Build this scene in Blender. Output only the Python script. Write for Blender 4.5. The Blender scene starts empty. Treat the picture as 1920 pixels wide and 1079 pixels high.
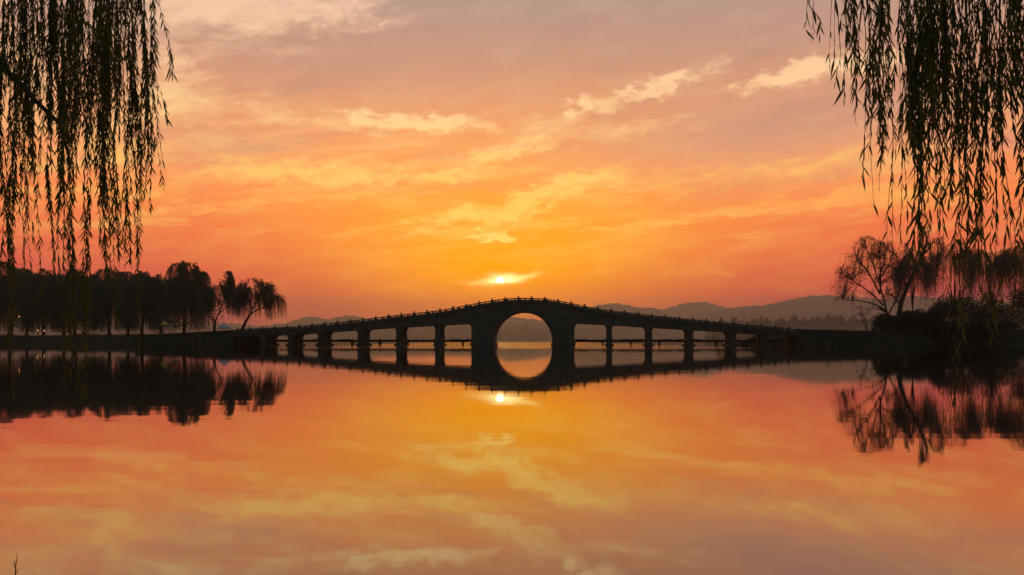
import bpy, math, random
import numpy as np

# ------------------------------------------------------------------ frame of the place
F = 1440.0          # focal length in photo pixels (1920 wide)
HZ = 636.5          # photo row of the horizon
CAMH = 1.25         # camera height above the lake
R = math.radians
scene = bpy.context.scene
COL = scene.collection


def at(px, py, y):
    """real-world point at depth y that the photo shows at (px, py)"""
    return np.array([(px - 960.0) / F * y, y, CAMH + (HZ - py) / F * y])


# ------------------------------------------------------------------ camera
cd = bpy.data.cameras.new("camera")
cam = bpy.data.objects.new("camera", cd)
COL.objects.link(cam)
cam.location = (0, 0, CAMH)
cam.rotation_euler = (R(90), 0, 0)
cd.sensor_width = 36.0
cd.lens = 36.0 * F / 1920.0
cd.shift_y = (HZ - 539.5) / 1920.0
cd.clip_start = 0.05
cd.clip_end = 20000
scene.camera = cam

scene.view_settings.view_transform = 'Standard'
scene.view_settings.look = 'None'
scene.view_settings.exposure = 0.0
scene.view_settings.gamma = 1.0
scene.view_settings.use_curve_mapping = False
scene.render.engine = 'CYCLES'
cy = scene.cycles
cy.use_denoising = True
cy.max_bounces = 6
cy.diffuse_bounces = 2
cy.glossy_bounces = 3
cy.transmission_bounces = 4
cy.volume_bounces = 0
cy.transparent_max_bounces = 8
cy.caustics_reflective = False
cy.caustics_refractive = False

SUN_AZ = math.atan((937 - 960) / F)
SUN_EL = math.atan((HZ - 527) / F)


def lin(c):
    def f(v):
        v /= 255.0
        return v / 12.92 if v <= 0.04045 else ((v + 0.055) / 1.055) ** 2.4
    return (f(c[0]), f(c[1]), f(c[2]), 1.0)


# ------------------------------------------------------------------ node expression helper
class S:
    tree = None

    def __init__(self, sock):
        self.s = sock

    @staticmethod
    def math(op, *args, clamp=False):
        n = S.tree.nodes.new('ShaderNodeMath')
        n.operation = op
        n.use_clamp = clamp
        for i, a in enumerate(args):
            if isinstance(a, S):
                S.tree.links.new(a.s, n.inputs[i])
            else:
                n.inputs[i].default_value = a
        return S(n.outputs[0])

    def __add__(self, o): return S.math('ADD', self, o)
    def __radd__(self, o): return S.math('ADD', self, o)
    def __sub__(self, o): return S.math('SUBTRACT', self, o)
    def __rsub__(self, o): return S.math('SUBTRACT', o, self)
    def __mul__(self, o): return S.math('MULTIPLY', self, o)
    def __rmul__(self, o): return S.math('MULTIPLY', self, o)
    def __truediv__(self, o): return S.math('DIVIDE', self, o)


def smooth(x, a, b, lo=0.0, hi=1.0):
    n = S.tree.nodes.new('ShaderNodeMapRange')
    n.interpolation_type = 'SMOOTHSTEP'
    S.tree.links.new(x.s, n.inputs[0])
    n.inputs[1].default_value = a
    n.inputs[2].default_value = b
    n.inputs[3].default_value = lo
    n.inputs[4].default_value = hi
    return S(n.outputs[0])


def vec(x, y, z=0.0):
    n = S.tree.nodes.new('ShaderNodeCombineXYZ')
    for i, a in enumerate((x, y, z)):
        if isinstance(a, S):
            S.tree.links.new(a.s, n.inputs[i])
        else:
            n.inputs[i].default_value = a
    return S(n.outputs[0])


def noise(v, scale, detail=5, rough=0.55, dist=0.0):
    n = S.tree.nodes.new('ShaderNodeTexNoise')
    if v is not None:
        S.tree.links.new(v.s, n.inputs['Vector'])
    n.inputs['Scale'].default_value = scale
    n.inputs['Detail'].default_value = detail
    n.inputs['Roughness'].default_value = rough
    n.inputs['Distortion'].default_value = dist
    return S(n.outputs[0])


def ramp(x, lo, hi, stops):
    n = S.tree.nodes.new('ShaderNodeValToRGB')
    t = (x - lo) * (1.0 / (hi - lo))
    S.tree.links.new(t.s, n.inputs[0])
    cr = n.color_ramp
    cr.interpolation = 'LINEAR'
    for i, (p, c) in enumerate(stops):
        e = cr.elements[i] if i < 2 else cr.elements.new((p - lo) / (hi - lo))
        e.position = (p - lo) / (hi - lo)
        e.color = c
    return S(n.outputs[0])


def mixc(f, a, b, mode='MIX'):
    n = S.tree.nodes.new('ShaderNodeMix')
    n.data_type = 'RGBA'
    n.blend_type = mode
    n.clamp_factor = True
    for sock, v in ((n.inputs[0], f), (n.inputs[6], a), (n.inputs[7], b)):
        if isinstance(v, S):
            S.tree.links.new(v.s, sock)
        else:
            sock.default_value = v
    return S(n.outputs[2])


# ------------------------------------------------------------------ sky (world)
def sky_dir(px, py):
    az = math.atan((px - 960) / F)
    return math.degrees(az), math.degrees(math.atan((HZ - py) / F * math.cos(az)))


world = bpy.data.worlds.new("World")
scene.world = world
world.use_nodes = True
wt = world.node_tree
wt.nodes.clear()
S.tree = wt
tc = wt.nodes.new('ShaderNodeTexCoord')
sx = wt.nodes.new('ShaderNodeSeparateXYZ')
wt.links.new(tc.outputs['Generated'], sx.inputs[0])
DX, DY, DZ = (S(sx.outputs[i]) for i in range(3))
AZ = S.math('ARCTAN2', DX, DY) * (180 / math.pi)
EL = S.math('ARCSINE', DZ) * (180 / math.pi)

SAZ, SEL = math.degrees(SUN_AZ), math.degrees(SUN_EL)
sd = (math.sin(SUN_AZ) * math.cos(SUN_EL), math.cos(SUN_AZ) * math.cos(SUN_EL), math.sin(SUN_EL))
CS = DX * sd[0] + DY * sd[1] + DZ * sd[2]          # cosine to the sun
SD = S.math('ARCCOSINE', S.math('MINIMUM', CS, 0.9999999)) * (180 / math.pi)

# evening sky away from the sun, by elevation
base = ramp(EL, -2, 60, [
    (-2, lin((168, 98, 88))), (0, lin((164, 97, 82))), (2.6, lin((170, 91, 76))),
    (4, lin((203, 93, 73))), (6.5, lin((228, 107, 69))), (9.5, lin((246, 131, 71))),
    (13, lin((246, 154, 98))), (16.5, lin((222, 150, 109))), (20, lin((196, 146, 122))),
    (24, lin((176, 146, 131))), (32, lin((160, 146, 146))), (60, lin((105, 112, 132)))])


AEV = vec(AZ, EL)
# ragged edges: cloud banks are laid out on directions shaken by turbulence
_wn = wt.nodes.new('ShaderNodeTexNoise')
wt.links.new(vec(AZ * 0.55, EL * 1.0).s, _wn.inputs['Vector'])
_wn.inputs['Scale'].default_value = 1.0
_wn.inputs['Detail'].default_value = 7
_wn.inputs['Roughness'].default_value = 0.68
_ws = wt.nodes.new('ShaderNodeSeparateXYZ')
wt.links.new(_wn.outputs['Color'], _ws.inputs[0])
WA, WE = S(_ws.outputs[0]) - 0.5, S(_ws.outputs[1]) - 0.5
AEW = vec(AZ + WA * 9.0, EL + WE * 3.0)
AES = vec(AZ + WA * 2.5, EL + WE * 0.9)


def gauss(px, py, w, h, rot=0.0, v=None):
    """soft elliptical patch in sky directions, sizes in photo pixels"""
    a0, e0 = sky_dir(px, py)
    k = 180 / math.pi / F
    n = wt.nodes.new('ShaderNodeMapping')
    n.vector_type = 'TEXTURE'
    n.inputs[1].default_value = (a0, e0, 0)
    n.inputs[2].default_value = (0, 0, R(rot))
    n.inputs[3].default_value = (w * k, h * k, 1)
    wt.links.new((v or AEV).s, n.inputs[0])
    d = wt.nodes.new('ShaderNodeVectorMath')
    d.operation = 'DOT_PRODUCT'
    wt.links.new(n.outputs[0], d.inputs[0])
    wt.links.new(n.outputs[0], d.inputs[1])
    return S.math('POWER', math.exp(-1), S(d.outputs['Value']))


# the glow round the low sun: wide orange, then yellow rising above it
glow_w = gauss(945, 400, 420, 190)
glow_y = gauss(945, 440, 290, 105)
glow_n = gauss(940, 495, 160, 46)
col = mixc(glow_w * 0.55, base, lin((255, 160, 62)))
col = mixc(glow_y * 0.85, col, lin((255, 166, 22)))
col = mixc(glow_n * 0.80, col, lin((255, 160, 0)))

# broken cloud: ragged bright banks lit from below, in direction space
wv = noise(vec(AZ, EL), 0.16, 3, 0.5)
cu = AZ + (wv - 0.5) * 7.0
cv = EL - AZ * 0.13 + (wv - 0.5) * 2.5
nb = noise(vec(cu * 0.16, cv * 0.52), 1.0, 8, 0.62, 0.25)
nf = noise(vec(cu * 0.55 + 7.3, cv * 1.5), 1.0, 8, 0.66, 0.4)
nn = nb * 0.58 + nf * 0.42
banks = [  # px, py, half width, half height, tilt, weight
    (430, 10, 200, 58, 4, 1.05), (640, 18, 110, 26, 3, .55), (330, 120, 50, 34, 0, .45),
    (350, 205, 90, 45, 0, .65), (520, 215, 60, 40, -10, .4),
    (800, 230, 185, 17, 1, 1.15), (655, 208, 40, 12, -25, .5),
    (960, 285, 85, 18, 14, .85), (1190, 238, 110, 24, 4, .8), (1095, 190, 30, 16, 10, 1.0),
    (1225, 168, 130, 14, 15, 1.0), (1500, 135, 110, 17, 9, 1.35), (1660, 115, 90, 16, 9, .7),
    (680, 325, 165, 32, 3, .75), (450, 310, 170, 26, 0, .4), (830, 330, 80, 11, 5, .6),
    (1330, 330, 300, 36, 7, .38), (1070, 345, 160, 22, 14, .72), (1600, 300, 130, 22, 5, .35),
    (975, 395, 80, 30, 34, .60), (850, 412, 90, 20, 8, .6), (928, 446, 52, 9, 3, 1.25),
    (700, 440, 190, 30, 8, .25), (1150, 480, 120, 14, 12, .3),
    (250, 330, 250, 90, 0, .3), (100, 120, 160, 140, 0, .5), (1800, 160, 200, 60, 5, .3)]
M = None
for b in banks:
    g = gauss(*b[:5], v=AEW)
    M = g * b[5] if M is None else S.math('MULTIPLY_ADD', g, b[5], M)
far_m = smooth(EL, 26, 45, 0.0, 0.42)
dens = smooth(M * 0.95 + far_m + (nn - 0.5) * 2.4, 0.20, 1.08)
ccol = ramp(EL, 0, 40, [
    (0, lin((250, 150, 80))), (4, lin((255, 210, 90))), (7, lin((255, 214, 110))),
    (10, lin((255, 204, 98))), (13, lin((255, 203, 112))), (15.5, lin((255, 212, 142))),
    (19.5, lin((254, 206, 160))), (24, lin((246, 198, 166))), (40, lin((190, 165, 160)))])
veil = smooth(nb + M * 0.1, 0.42, 0.72)
col = mixc(veil * 0.14, col, ccol)
streak = noise(vec(AZ * 0.10 + WA * 0.5 + 3.0, (EL - AZ * 0.10) * 0.75 + WE * 0.9), 1.0, 8, 0.64, 0.0)
streak = smooth(streak, 0.45, 0.68) * smooth(EL, 4.5, 9.0) * smooth(EL, 19.0, 13.0)
col = mixc(streak * 0.45, col, ccol)
col = mixc(dens * 0.86, col, ccol)
# thin grey-mauve cloud undersides
nd = noise(vec(cu * 0.10 + 31.0, cv * 0.42 + 5.0), 1.0, 6, 0.6, 0.2)
dark = smooth(nd, 0.50, 0.74) * smooth(EL, 5, 13) * (1.0 - dens * 0.9)
col = mixc(dark * 0.38, col, lin((176, 130, 116)))

# flat grey-mauve sheets higher up
sheet = gauss(1500, 225, 360, 66, 4, AES) * 0.74 + gauss(620, 110, 260, 50, 0, AEW) * 0.45 + gauss(380, 262, 150, 34, 0, AEW) * 0.35
col = mixc(S.math('MINIMUM', sheet, 0.7) * (1.0 - dens * 0.95), col, lin((196, 144, 122)))

# the sun in a torn gap of cloud
slot = gauss(942, 525, 33, 8.5, 3, AES) * 1.25 + gauss(978, 519, 30, 4.0, 12, AES) * 0.8 + gauss(895, 530, 26, 3, 0, AES) * 0.35
col = mixc(S.math('MINIMUM', slot, 1.0) * 0.95, col, (1.15, 0.82, 0.22, 1))
cut = smooth(EL + (nf - 0.5) * 0.35, SEL - 0.27, SEL - 0.10)
disc = smooth(SD, 0.34, 0.22) * cut
halo = gauss(940, 526, 24, 8, 2, AES) * 0.9 * cut
sunc = mixc(disc, (0, 0, 0, 1), (0.8, 0.8, 0.72, 1))
col = mixc(halo, col, (1.75, 1.4, 0.62, 1))
col = mixc(1.0, col, sunc, 'ADD')

# the lake haze lies between us and this sky: what reaches the eye is sky * T + HAZE_S * (1 - T)
HAZE_D, HAZE_TOP = 0.0002, 470.0
HAZE_S = (0.27, 0.142, 0.078)
TT = S.math('EXPONENT', S.math('DIVIDE', -HAZE_D * HAZE_TOP, S.math('MAXIMUM', DZ, 0.056)))
inv = S.math('DIVIDE', 1.0, TT)
gain = mixc(1.0, col, vec(inv, inv, inv), 'MULTIPLY')
off = inv - 1.0
col = mixc(1.0, gain, vec(off * HAZE_S[0], off * HAZE_S[1], off * HAZE_S[2]), 'SUBTRACT')

# the light fades away from the sun: the eastern sky is already dusk
away = S.math('MULTIPLY', smooth(SD, 38, 110, 1.0, 0.0), 1.0)
dusk = ramp(EL, 0, 60, [(0, (0.070, 0.090, 0.092, 1)), (60, (0.078, 0.108, 0.12, 1))])
col = mixc(away, dusk, col)

ns = wt.nodes.new('ShaderNodeTexSky')
ns.sky_type = 'NISHITA'
ns.sun_disc = False
ns.sun_elevation = SUN_EL
ns.sun_rotation = SUN_AZ
ns.air_density = 1.6
ns.dust_density = 4.0
bg1 = wt.nodes.new('ShaderNodeBackground')
wt.links.new(ns.outputs[0], bg1.inputs[0])
bg1.inputs[1].default_value = 0.004
bg2 = wt.nodes.new('ShaderNodeBackground')
wt.links.new(col.s, bg2.inputs[0])
bg2.inputs[1].default_value = 1.0
ad = wt.nodes.new('ShaderNodeAddShader')
wt.links.new(bg1.outputs[0], ad.inputs[0])
wt.links.new(bg2.outputs[0], ad.inputs[1])
wo = wt.nodes.new('ShaderNodeOutputWorld')
wt.links.new(ad.outputs[0], wo.inputs[0])
world.cycles.sampling_method = 'MANUAL'
world.cycles.sample_map_resolution = 1024

# ------------------------------------------------------------------ the setting sun, dimmed by cloud
sl = bpy.data.lights.new("sun", 'SUN')
sl.energy = 0.0003
sl.angle = R(0.53)
sl.color = (1.0, 0.62, 0.28)
sun = bpy.data.objects.new("sun", sl)
COL.objects.link(sun)
sun.location = (-5, 300, 60)
sun.rotation_euler = (R(90) - SUN_EL, 0, math.pi - SUN_AZ)
# ------------------------------------------------------------------ mesh helpers
rng = np.random.default_rng(7)
random.seed(7)


def quick_mesh(name, v, f):
    """uniform faces (all quads or all triangles) from arrays"""
    v = np.asarray(v, dtype=np.float32)
    f = np.asarray(f, dtype=np.int32)
    me = bpy.data.meshes.new(name)
    me.vertices.add(len(v))
    me.vertices.foreach_set('co', v.ravel())
    me.loops.add(f.size)
    me.loops.foreach_set('vertex_index', f.ravel())
    me.polygons.add(len(f))
    me.polygons.foreach_set('loop_start', np.arange(0, f.size, f.shape[1], dtype=np.int32))
    me.update(calc_edges=True)
    me.validate()
    return me


class MB:
    def __init__(self):
        self.v, self.f = [], []

    def add(self, v, f):
        n = len(self.v)
        self.v += [tuple(map(float, p)) for p in v]
        self.f += [tuple(n + i for i in q) for q in f]
        return self

    def hexa(self, p):
        """8 corners: bottom ring of four, then top ring of four"""
        return self.add(p, [(3, 2, 1, 0), (4, 5, 6, 7), (0, 1, 5, 4), (1, 2, 6, 5), (2, 3, 7, 6), (3, 0, 4, 7)])

    def box(self, x0, x1, y0, y1, z0, z1):
        return self.hexa([(x0, y0, z0), (x1, y0, z0), (x1, y1, z0), (x0, y1, z0),
                          (x0, y0, z1), (x1, y0, z1), (x1, y1, z1), (x0, y1, z1)])

    def slope(self, x0, x1, y0, y1, za0, za1, zb0, zb1):
        """box whose bottom/top run from (za0, za1) at x0 to (zb0, zb1) at x1"""
        return self.hexa([(x0, y0, za0), (x1, y0, zb0), (x1, y1, zb0), (x0, y1, za0),
                          (x0, y0, za1), (x1, y0, zb1), (x1, y1, zb1), (x0, y1, za1)])

    def prism(self, poly, y0, y1):
        n = len(poly)
        v = [(x, y0, z) for x, z in poly] + [(x, y1, z) for x, z in poly]
        f = [tuple(range(n)), tuple(range(2 * n - 1, n - 1, -1))]
        f += [((i + 1) % n, i, n + i, n + (i + 1) % n) for i in range(n)]
        return self.add(v, f)

    def lathe(self, prof, cx, cy, n=8, rot=0.0, sq=False):
        v, f = [], []
        for r, z in prof:
            for k in range(n):
                a = rot + 2 * math.pi * k / n
                v.append((cx + r * math.cos(a), cy + r * math.sin(a), z))
        for i in range(len(prof) - 1):
            for k in range(n):
                f.append((i * n + k, i * n + (k + 1) % n, (i + 1) * n + (k + 1) % n, (i + 1) * n + k))
        f.append(tuple(range(n - 1, -1, -1)))
        f.append(tuple(range((len(prof) - 1) * n, len(prof) * n)))
        return self.add(v, f)

    def tube(self, pts, rad, n=6):
        v, f = tube_arrays(np.asarray(pts, float), np.asarray(rad, float), n)
        return self.add(v, f)

    def mesh(self, name):
        me = bpy.data.meshes.new(name)
        me.from_pydata(self.v, [], self.f)
        me.update()
        return me


def tube_arrays(p, r, n=6):
    t = np.gradient(p, axis=0)
    t /= np.linalg.norm(t, axis=1)[:, None] + 1e-9
    ref = np.tile(np.array([0.31, 0.92, 0.24]), (len(p), 1))
    u = np.cross(t, ref)
    u /= np.linalg.norm(u, axis=1)[:, None] + 1e-9
    w = np.cross(t, u)
    a = np.arange(n) * 2 * math.pi / n
    ring = u[:, None, :] * np.cos(a)[None, :, None] + w[:, None, :] * np.sin(a)[None, :, None]
    v = (p[:, None, :] + ring * r[:, None, None]).reshape(-1, 3)
    i = np.arange(len(p) - 1)[:, None] * n
    k = np.arange(n)[None, :]
    k2 = (k + 1) % n
    f = np.stack([i + k, i + k2, i + n + k2, i + n + k], -1).reshape(-1, 4)
    return v, f


def tubes_mesh(name, lines, n=5):
    """many tapered tubes, one mesh; lines = [(pts, radii), ...]"""
    V, Fc, o = [], [], 0
    for p, r in lines:
        v, f = tube_arrays(np.asarray(p, float), np.asarray(r, float), n)
        V.append(v)
        Fc.append(f + o)
        o += len(v)
    return quick_mesh(name, np.concatenate(V), np.concatenate(Fc))


def link(name, me, mat=None, parent=None, smooth_shade=False):
    o = bpy.data.objects.new(name, me)
    COL.objects.link(o)
    if mat is not None and me is not None and not me.materials:
        me.materials.append(mat)
    if smooth_shade and me is not None:
        me.polygons.foreach_set('use_smooth', np.ones(len(me.polygons), dtype=bool))
    if parent is not None:
        o.parent = parent
    return o


def tag(o, label=None, cat=None, group=None, kind=None):
    if label: o['label'] = label
    if cat: o['category'] = cat
    if group: o['group'] = group
    if kind: o['kind'] = kind
    return o


def thing(name, loc, label, cat, group=None, rz=0.0):
    o = bpy.data.objects.new(name, None)
    o.empty_display_size = 0.5
    o.location = [float(c) for c in loc]
    o.rotation_euler = (0, 0, rz)
    COL.objects.link(o)
    return tag(o, label, cat, group)


# ------------------------------------------------------------------ materials
def new_mat(name):
    m = bpy.data.materials.new(name)
    m.use_nodes = True
    S.tree = m.node_tree
    b = m.node_tree.nodes['Principled BSDF']
    return m, m.node_tree, b


def coords(kind='Object'):
    n = S.tree.nodes.new('ShaderNodeTexCoord')
    return S(n.outputs[kind])


def rough_mat(name, c1, c2, scale, rough=0.85, bump=0.3, dist=0.05):
    m, t, b = new_mat(name)
    v = coords()
    n1 = noise(v, scale, 6, 0.6)
    c = mixc(smooth(n1, 0.35, 0.65), c1, c2)
    t.links.new(c.s, b.inputs['Base Color'])
    b.inputs['Roughness'].default_value = rough
    b.inputs['Specular IOR Level'].default_value = 0.25
    if bump:
        n2 = noise(v, scale * 4, 5, 0.6)
        bp = t.nodes.new('ShaderNodeBump')
        bp.inputs['Strength'].default_value = bump
        bp.inputs['Distance'].default_value = dist
        t.links.new(n2.s, bp.inputs['Height'])
        t.links.new(bp.outputs[0], b.inputs['Normal'])
    return m


def leaf_mat(name, c1, c2, trans=0.35):
    m, t, b = new_mat(name)
    g = t.nodes.new('ShaderNodeNewGeometry')
    rnd = S(g.outputs['Random Per Island'])
    c = mixc(rnd, c1, c2)
    t.links.new(c.s, b.inputs['Base Color'])
    b.inputs['Roughness'].default_value = 0.55
    b.inputs['Specular IOR Level'].default_value = 0.3
    tr = t.nodes.new('ShaderNodeBsdfTranslucent')
    t.links.new(c.s, tr.inputs[0])
    mx = t.nodes.new('ShaderNodeMixShader')
    mx.inputs[0].default_value = trans
    t.links.new(b.outputs[0], mx.inputs[1])
    t.links.new(tr.outputs[0], mx.inputs[2])
    t.links.new(mx.outputs[0], t.nodes['Material Output'].inputs[0])
    return m


STONE = rough_mat('weathered_stone', (0.09, 0.08, 0.068, 1), (0.15, 0.132, 0.11, 1), 0.9, 0.85, 0.5, 0.06)
STONE2 = rough_mat('dark_stone', (0.075, 0.066, 0.056, 1), (0.125, 0.11, 0.092, 1), 1.6, 0.85, 0.5, 0.05)
BARK = rough_mat('willow_bark', (0.045, 0.035, 0.026, 1), (0.09, 0.07, 0.05, 1), 3.0, 0.9, 0.6, 0.04)
TWIG = rough_mat('grey_twig', (0.09, 0.075, 0.055, 1), (0.15, 0.125, 0.10, 1), 3.0, 0.9, 0)
SOIL = rough_mat('bank_soil', (0.035, 0.04, 0.022, 1), (0.07, 0.06, 0.04, 1), 0.35, 0.95, 0.6, 0.15)
MOSSY = rough_mat('mossy_stone', (0.035, 0.04, 0.028, 1), (0.075, 0.072, 0.055, 1), 1.2, 0.9, 0.6, 0.08)
WOODED = rough_mat('wooded_slope', (0.03, 0.045, 0.025, 1), (0.06, 0.075, 0.04, 1), 0.05, 0.95, 0.4, 1.0)
WOOD = rough_mat('wet_wood', (0.05, 0.04, 0.03, 1), (0.09, 0.07, 0.05, 1), 4.0, 0.8, 0.4, 0.02)
LEAF = leaf_mat('willow_leaf', (0.095, 0.13, 0.027, 1), (0.20, 0.19, 0.045, 1), 0.55)
LEAF_FAR = leaf_mat('far_willow_leaf', (0.035, 0.085, 0.048, 1), (0.07, 0.12, 0.07, 1), 0.08)
LEAF_DRY = leaf_mat('sparse_willow_leaf', (0.10, 0.10, 0.055, 1), (0.16, 0.145, 0.085, 1), 0.25)
LEAF_DARK = leaf_mat('shrub_leaf', (0.02, 0.04, 0.018, 1), (0.045, 0.06, 0.025, 1), 0.15)

# ------------------------------------------------------------------ water
m, t, b = new_mat('lake_water')
WATER = m
t.nodes.remove(b)
pos = coords('Object')
xyz = t.nodes.new('ShaderNodeSeparateXYZ')
t.links.new(pos.s, xyz.inputs[0])
X, Y = S(xyz.outputs[0]), S(xyz.outputs[1])
w1 = noise(vec(X * 0.10, Y * 0.42), 1.0, 3, 0.5)           # long lazy ripples
w2 = noise(vec(X * 1.1, Y * 4.5), 1.0, 2, 0.5)             # fine wind ripples
w3 = noise(vec(X * 0.02, Y * 0.03), 1.0, 3, 0.5)           # where the breeze touches down
open_water = smooth(Y + (w3 - 0.5) * 40.0, 92.0, 116.0) * smooth(Y, 460.0, 260.0) * smooth(S.math('ABSOLUTE', X) + (w3 - 0.5) * 14.0, 38.0, 26.0)
w4 = noise(vec(X * 0.33, Y * 1.7), 1.0, 2, 0.5)            # short ripples that comb the reflections
h = w1 * 0.0034 + w4 * 0.0008 + w2 * 0.00020 + w2 * smooth(w3, 0.5, 0.68) * 0.0006 + w2 * open_water * 0.022
bp = t.nodes.new('ShaderNodeBump')
bp.inputs['Strength'].default_value = 1.0
bp.inputs['Distance'].default_value = 1.0
t.links.new(h.s, bp.inputs['Height'])
gl = t.nodes.new('ShaderNodeBsdfGlossy')
gl.inputs['Color'].default_value = (0.97, 0.95, 0.93, 1)
gl.inputs['Roughness'].default_value = 0.026
t.links.new(bp.outputs[0], gl.inputs['Normal'])
df = t.nodes.new('ShaderNodeBsdfDiffuse')
df.inputs['Color'].default_value = (0.010, 0.014, 0.012, 1)
fr = t.nodes.new('ShaderNodeFresnel')
fr.inputs['IOR'].default_value = 1.333
fac = S.math('POWER', S(fr.outputs[0]), 0.48)
mx = t.nodes.new('ShaderNodeMixShader')
t.links.new(fac.s, mx.inputs[0])
t.links.new(df.outputs[0], mx.inputs[1])
t.links.new(gl.outputs[0], mx.inputs[2])
t.links.new(mx.outputs[0], t.nodes['Material Output'].inputs[0])

XW, Y0W, Y1W = 7000, -60, 8400
water = link('lake_water', quick_mesh('lake_water', [(-XW, Y0W, 0), (XW, Y0W, 0), (XW, Y1W, 0), (-XW, Y1W, 0)], [(0, 1, 2, 3)]), WATER)
tag(water, kind='structure')

# ------------------------------------------------------------------ hills and far shores
def fbm1(x, seed, octs=5, f0=0.02):
    r = np.random.default_rng(seed)
    y = np.zeros_like(x)
    for o in range(octs):
        f = f0 * 2 ** o
        tab = r.random(4096)
        xi = x * f + 1000
        i = np.floor(xi).astype(int)
        u = xi - i
        u = u * u * (3 - 2 * u)
        y += (tab[i % 4096] * (1 - u) + tab[(i + 1) % 4096] * u - 0.5) / 2 ** (o * 0.75)
    return y


def ridge(name, yr, prof, seed, rough=1.2, y_front=0.80, step=1.6, bushy=1.0):
    """a wooded ridge whose crest passes the given photo points at depth yr"""
    prof = sorted(prof)
    px = np.arange(prof[0][0], prof[-1][0], step)
    crest = np.interp(px, [p[0] for p in prof], [p[1] for p in prof])
    k = 9
    crest = np.convolve(np.pad(crest, k, mode='edge'), np.ones(2 * k + 1) / (2 * k + 1), 'valid')
    crest = crest - rough * fbm1(px, seed, 4, 0.03)
    bump = np.abs(fbm1(px, seed + 1, 3, 0.14)) * 3.2 * bushy
    rows = [(y_front, -0.02), (y_front + 0.02, 0.05), (0.86, 0.30), (0.90, 0.50), (0.94, 0.70), (0.97, 0.86),
            (0.99, 0.955), (1.0, 1.0), (1.012, 0.96), (1.05, 0.80), (1.10, 0.3), (1.14, -0.05)]
    V = []
    for j, (fy, fz) in enumerate(rows):
        y = yr * fy
        z = CAMH + (HZ - crest) / F * yr
        zz = np.maximum(z, 0.5) * fz + (bump + fbm1(px, seed + 10 + j, 4, 0.10) * 1.6) * yr / F * (0.3 + 0.7 * fz) * (fz > 0.02)
        yy = y + fbm1(px, seed + 40 + j, 3, 0.05) * yr * 0.012
        V.append(np.stack([(px - 960) / F * yy, yy, zz], 1))
    n = len(px)
    V = np.concatenate(V)
    i = np.arange(len(rows) - 1)[:, None] * n
    c = np.arange(n - 1)[None, :]
    f = np.stack([i + c, i + c + 1, i + n + c + 1, i + n + c], -1).reshape(-1, 4)
    return tag(link(name, quick_mesh(name, V, f), WOODED), kind='structure')


ridge('hill', 6900, [(-420, 588), (0, 590), (300, 600), (500, 612), (540, 605), (560, 598), (580, 593), (600, 597), (618, 599.5),
                     (640, 594), (657, 591.5), (680, 597), (705, 603), (800, 606), (880, 606), (925, 605), (950, 597),
                     (964, 594), (976, 598), (986, 599), (1000, 597), (1016, 601), (1040, 608), (1100, 614), (1200, 622)], 11, 1.2)
ridge('hill', 7200, [(1150, 625), (1210, 592), (1240, 580), (1262, 576), (1285, 570), (1305, 567), (1322, 566.5), (1342, 571),
                     (1362, 578), (1400, 586), (1500, 600), (1600, 620)], 23, 0.8)
ridge('hill', 6500, [(1060, 600), (1090, 582), (1110, 576), (1130, 573), (1152, 568), (1172, 573), (1200, 578.5), (1222, 577),
                     (1240, 581), (1265, 592), (1285, 603), (1330, 620)], 31, 0.8)
ridge('hill', 5700, [(1200, 624), (1250, 604), (1300, 593), (1340, 585), (1362, 580), (1388, 577), (1420, 573), (1434, 575),
                    (1452, 569), (1480, 562), (1500, 558), (1545, 553), (1575, 556), (1610, 559), (1660, 563), (1700, 556),
                    (1745, 558), (1800, 562), (2000, 572), (2400, 560)], 43, 1.0)
ridge('hill', 5000, [(-420, 610), (200, 616), (500, 617), (600, 615), (700, 612), (780, 611), (830, 609), (880, 611), (925, 614), (948, 616),
                    (958, 611.5), (968, 610), (985, 611.5), (1005, 615), (1020, 619), (1040, 620), (1080, 613), (1110, 612),
                    (1150, 609), (1200, 612), (1300, 613), (1500, 612), (2400, 610)], 57, 1.6)
ridge('far_shore', 2200, [(1322, 636), (1335, 607), (1360, 604), (1430, 603), (1520, 603), (1600, 602), (1700, 600), (2300, 600)], 71, 1.0, 0.84, 2.2, 1.4)

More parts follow.
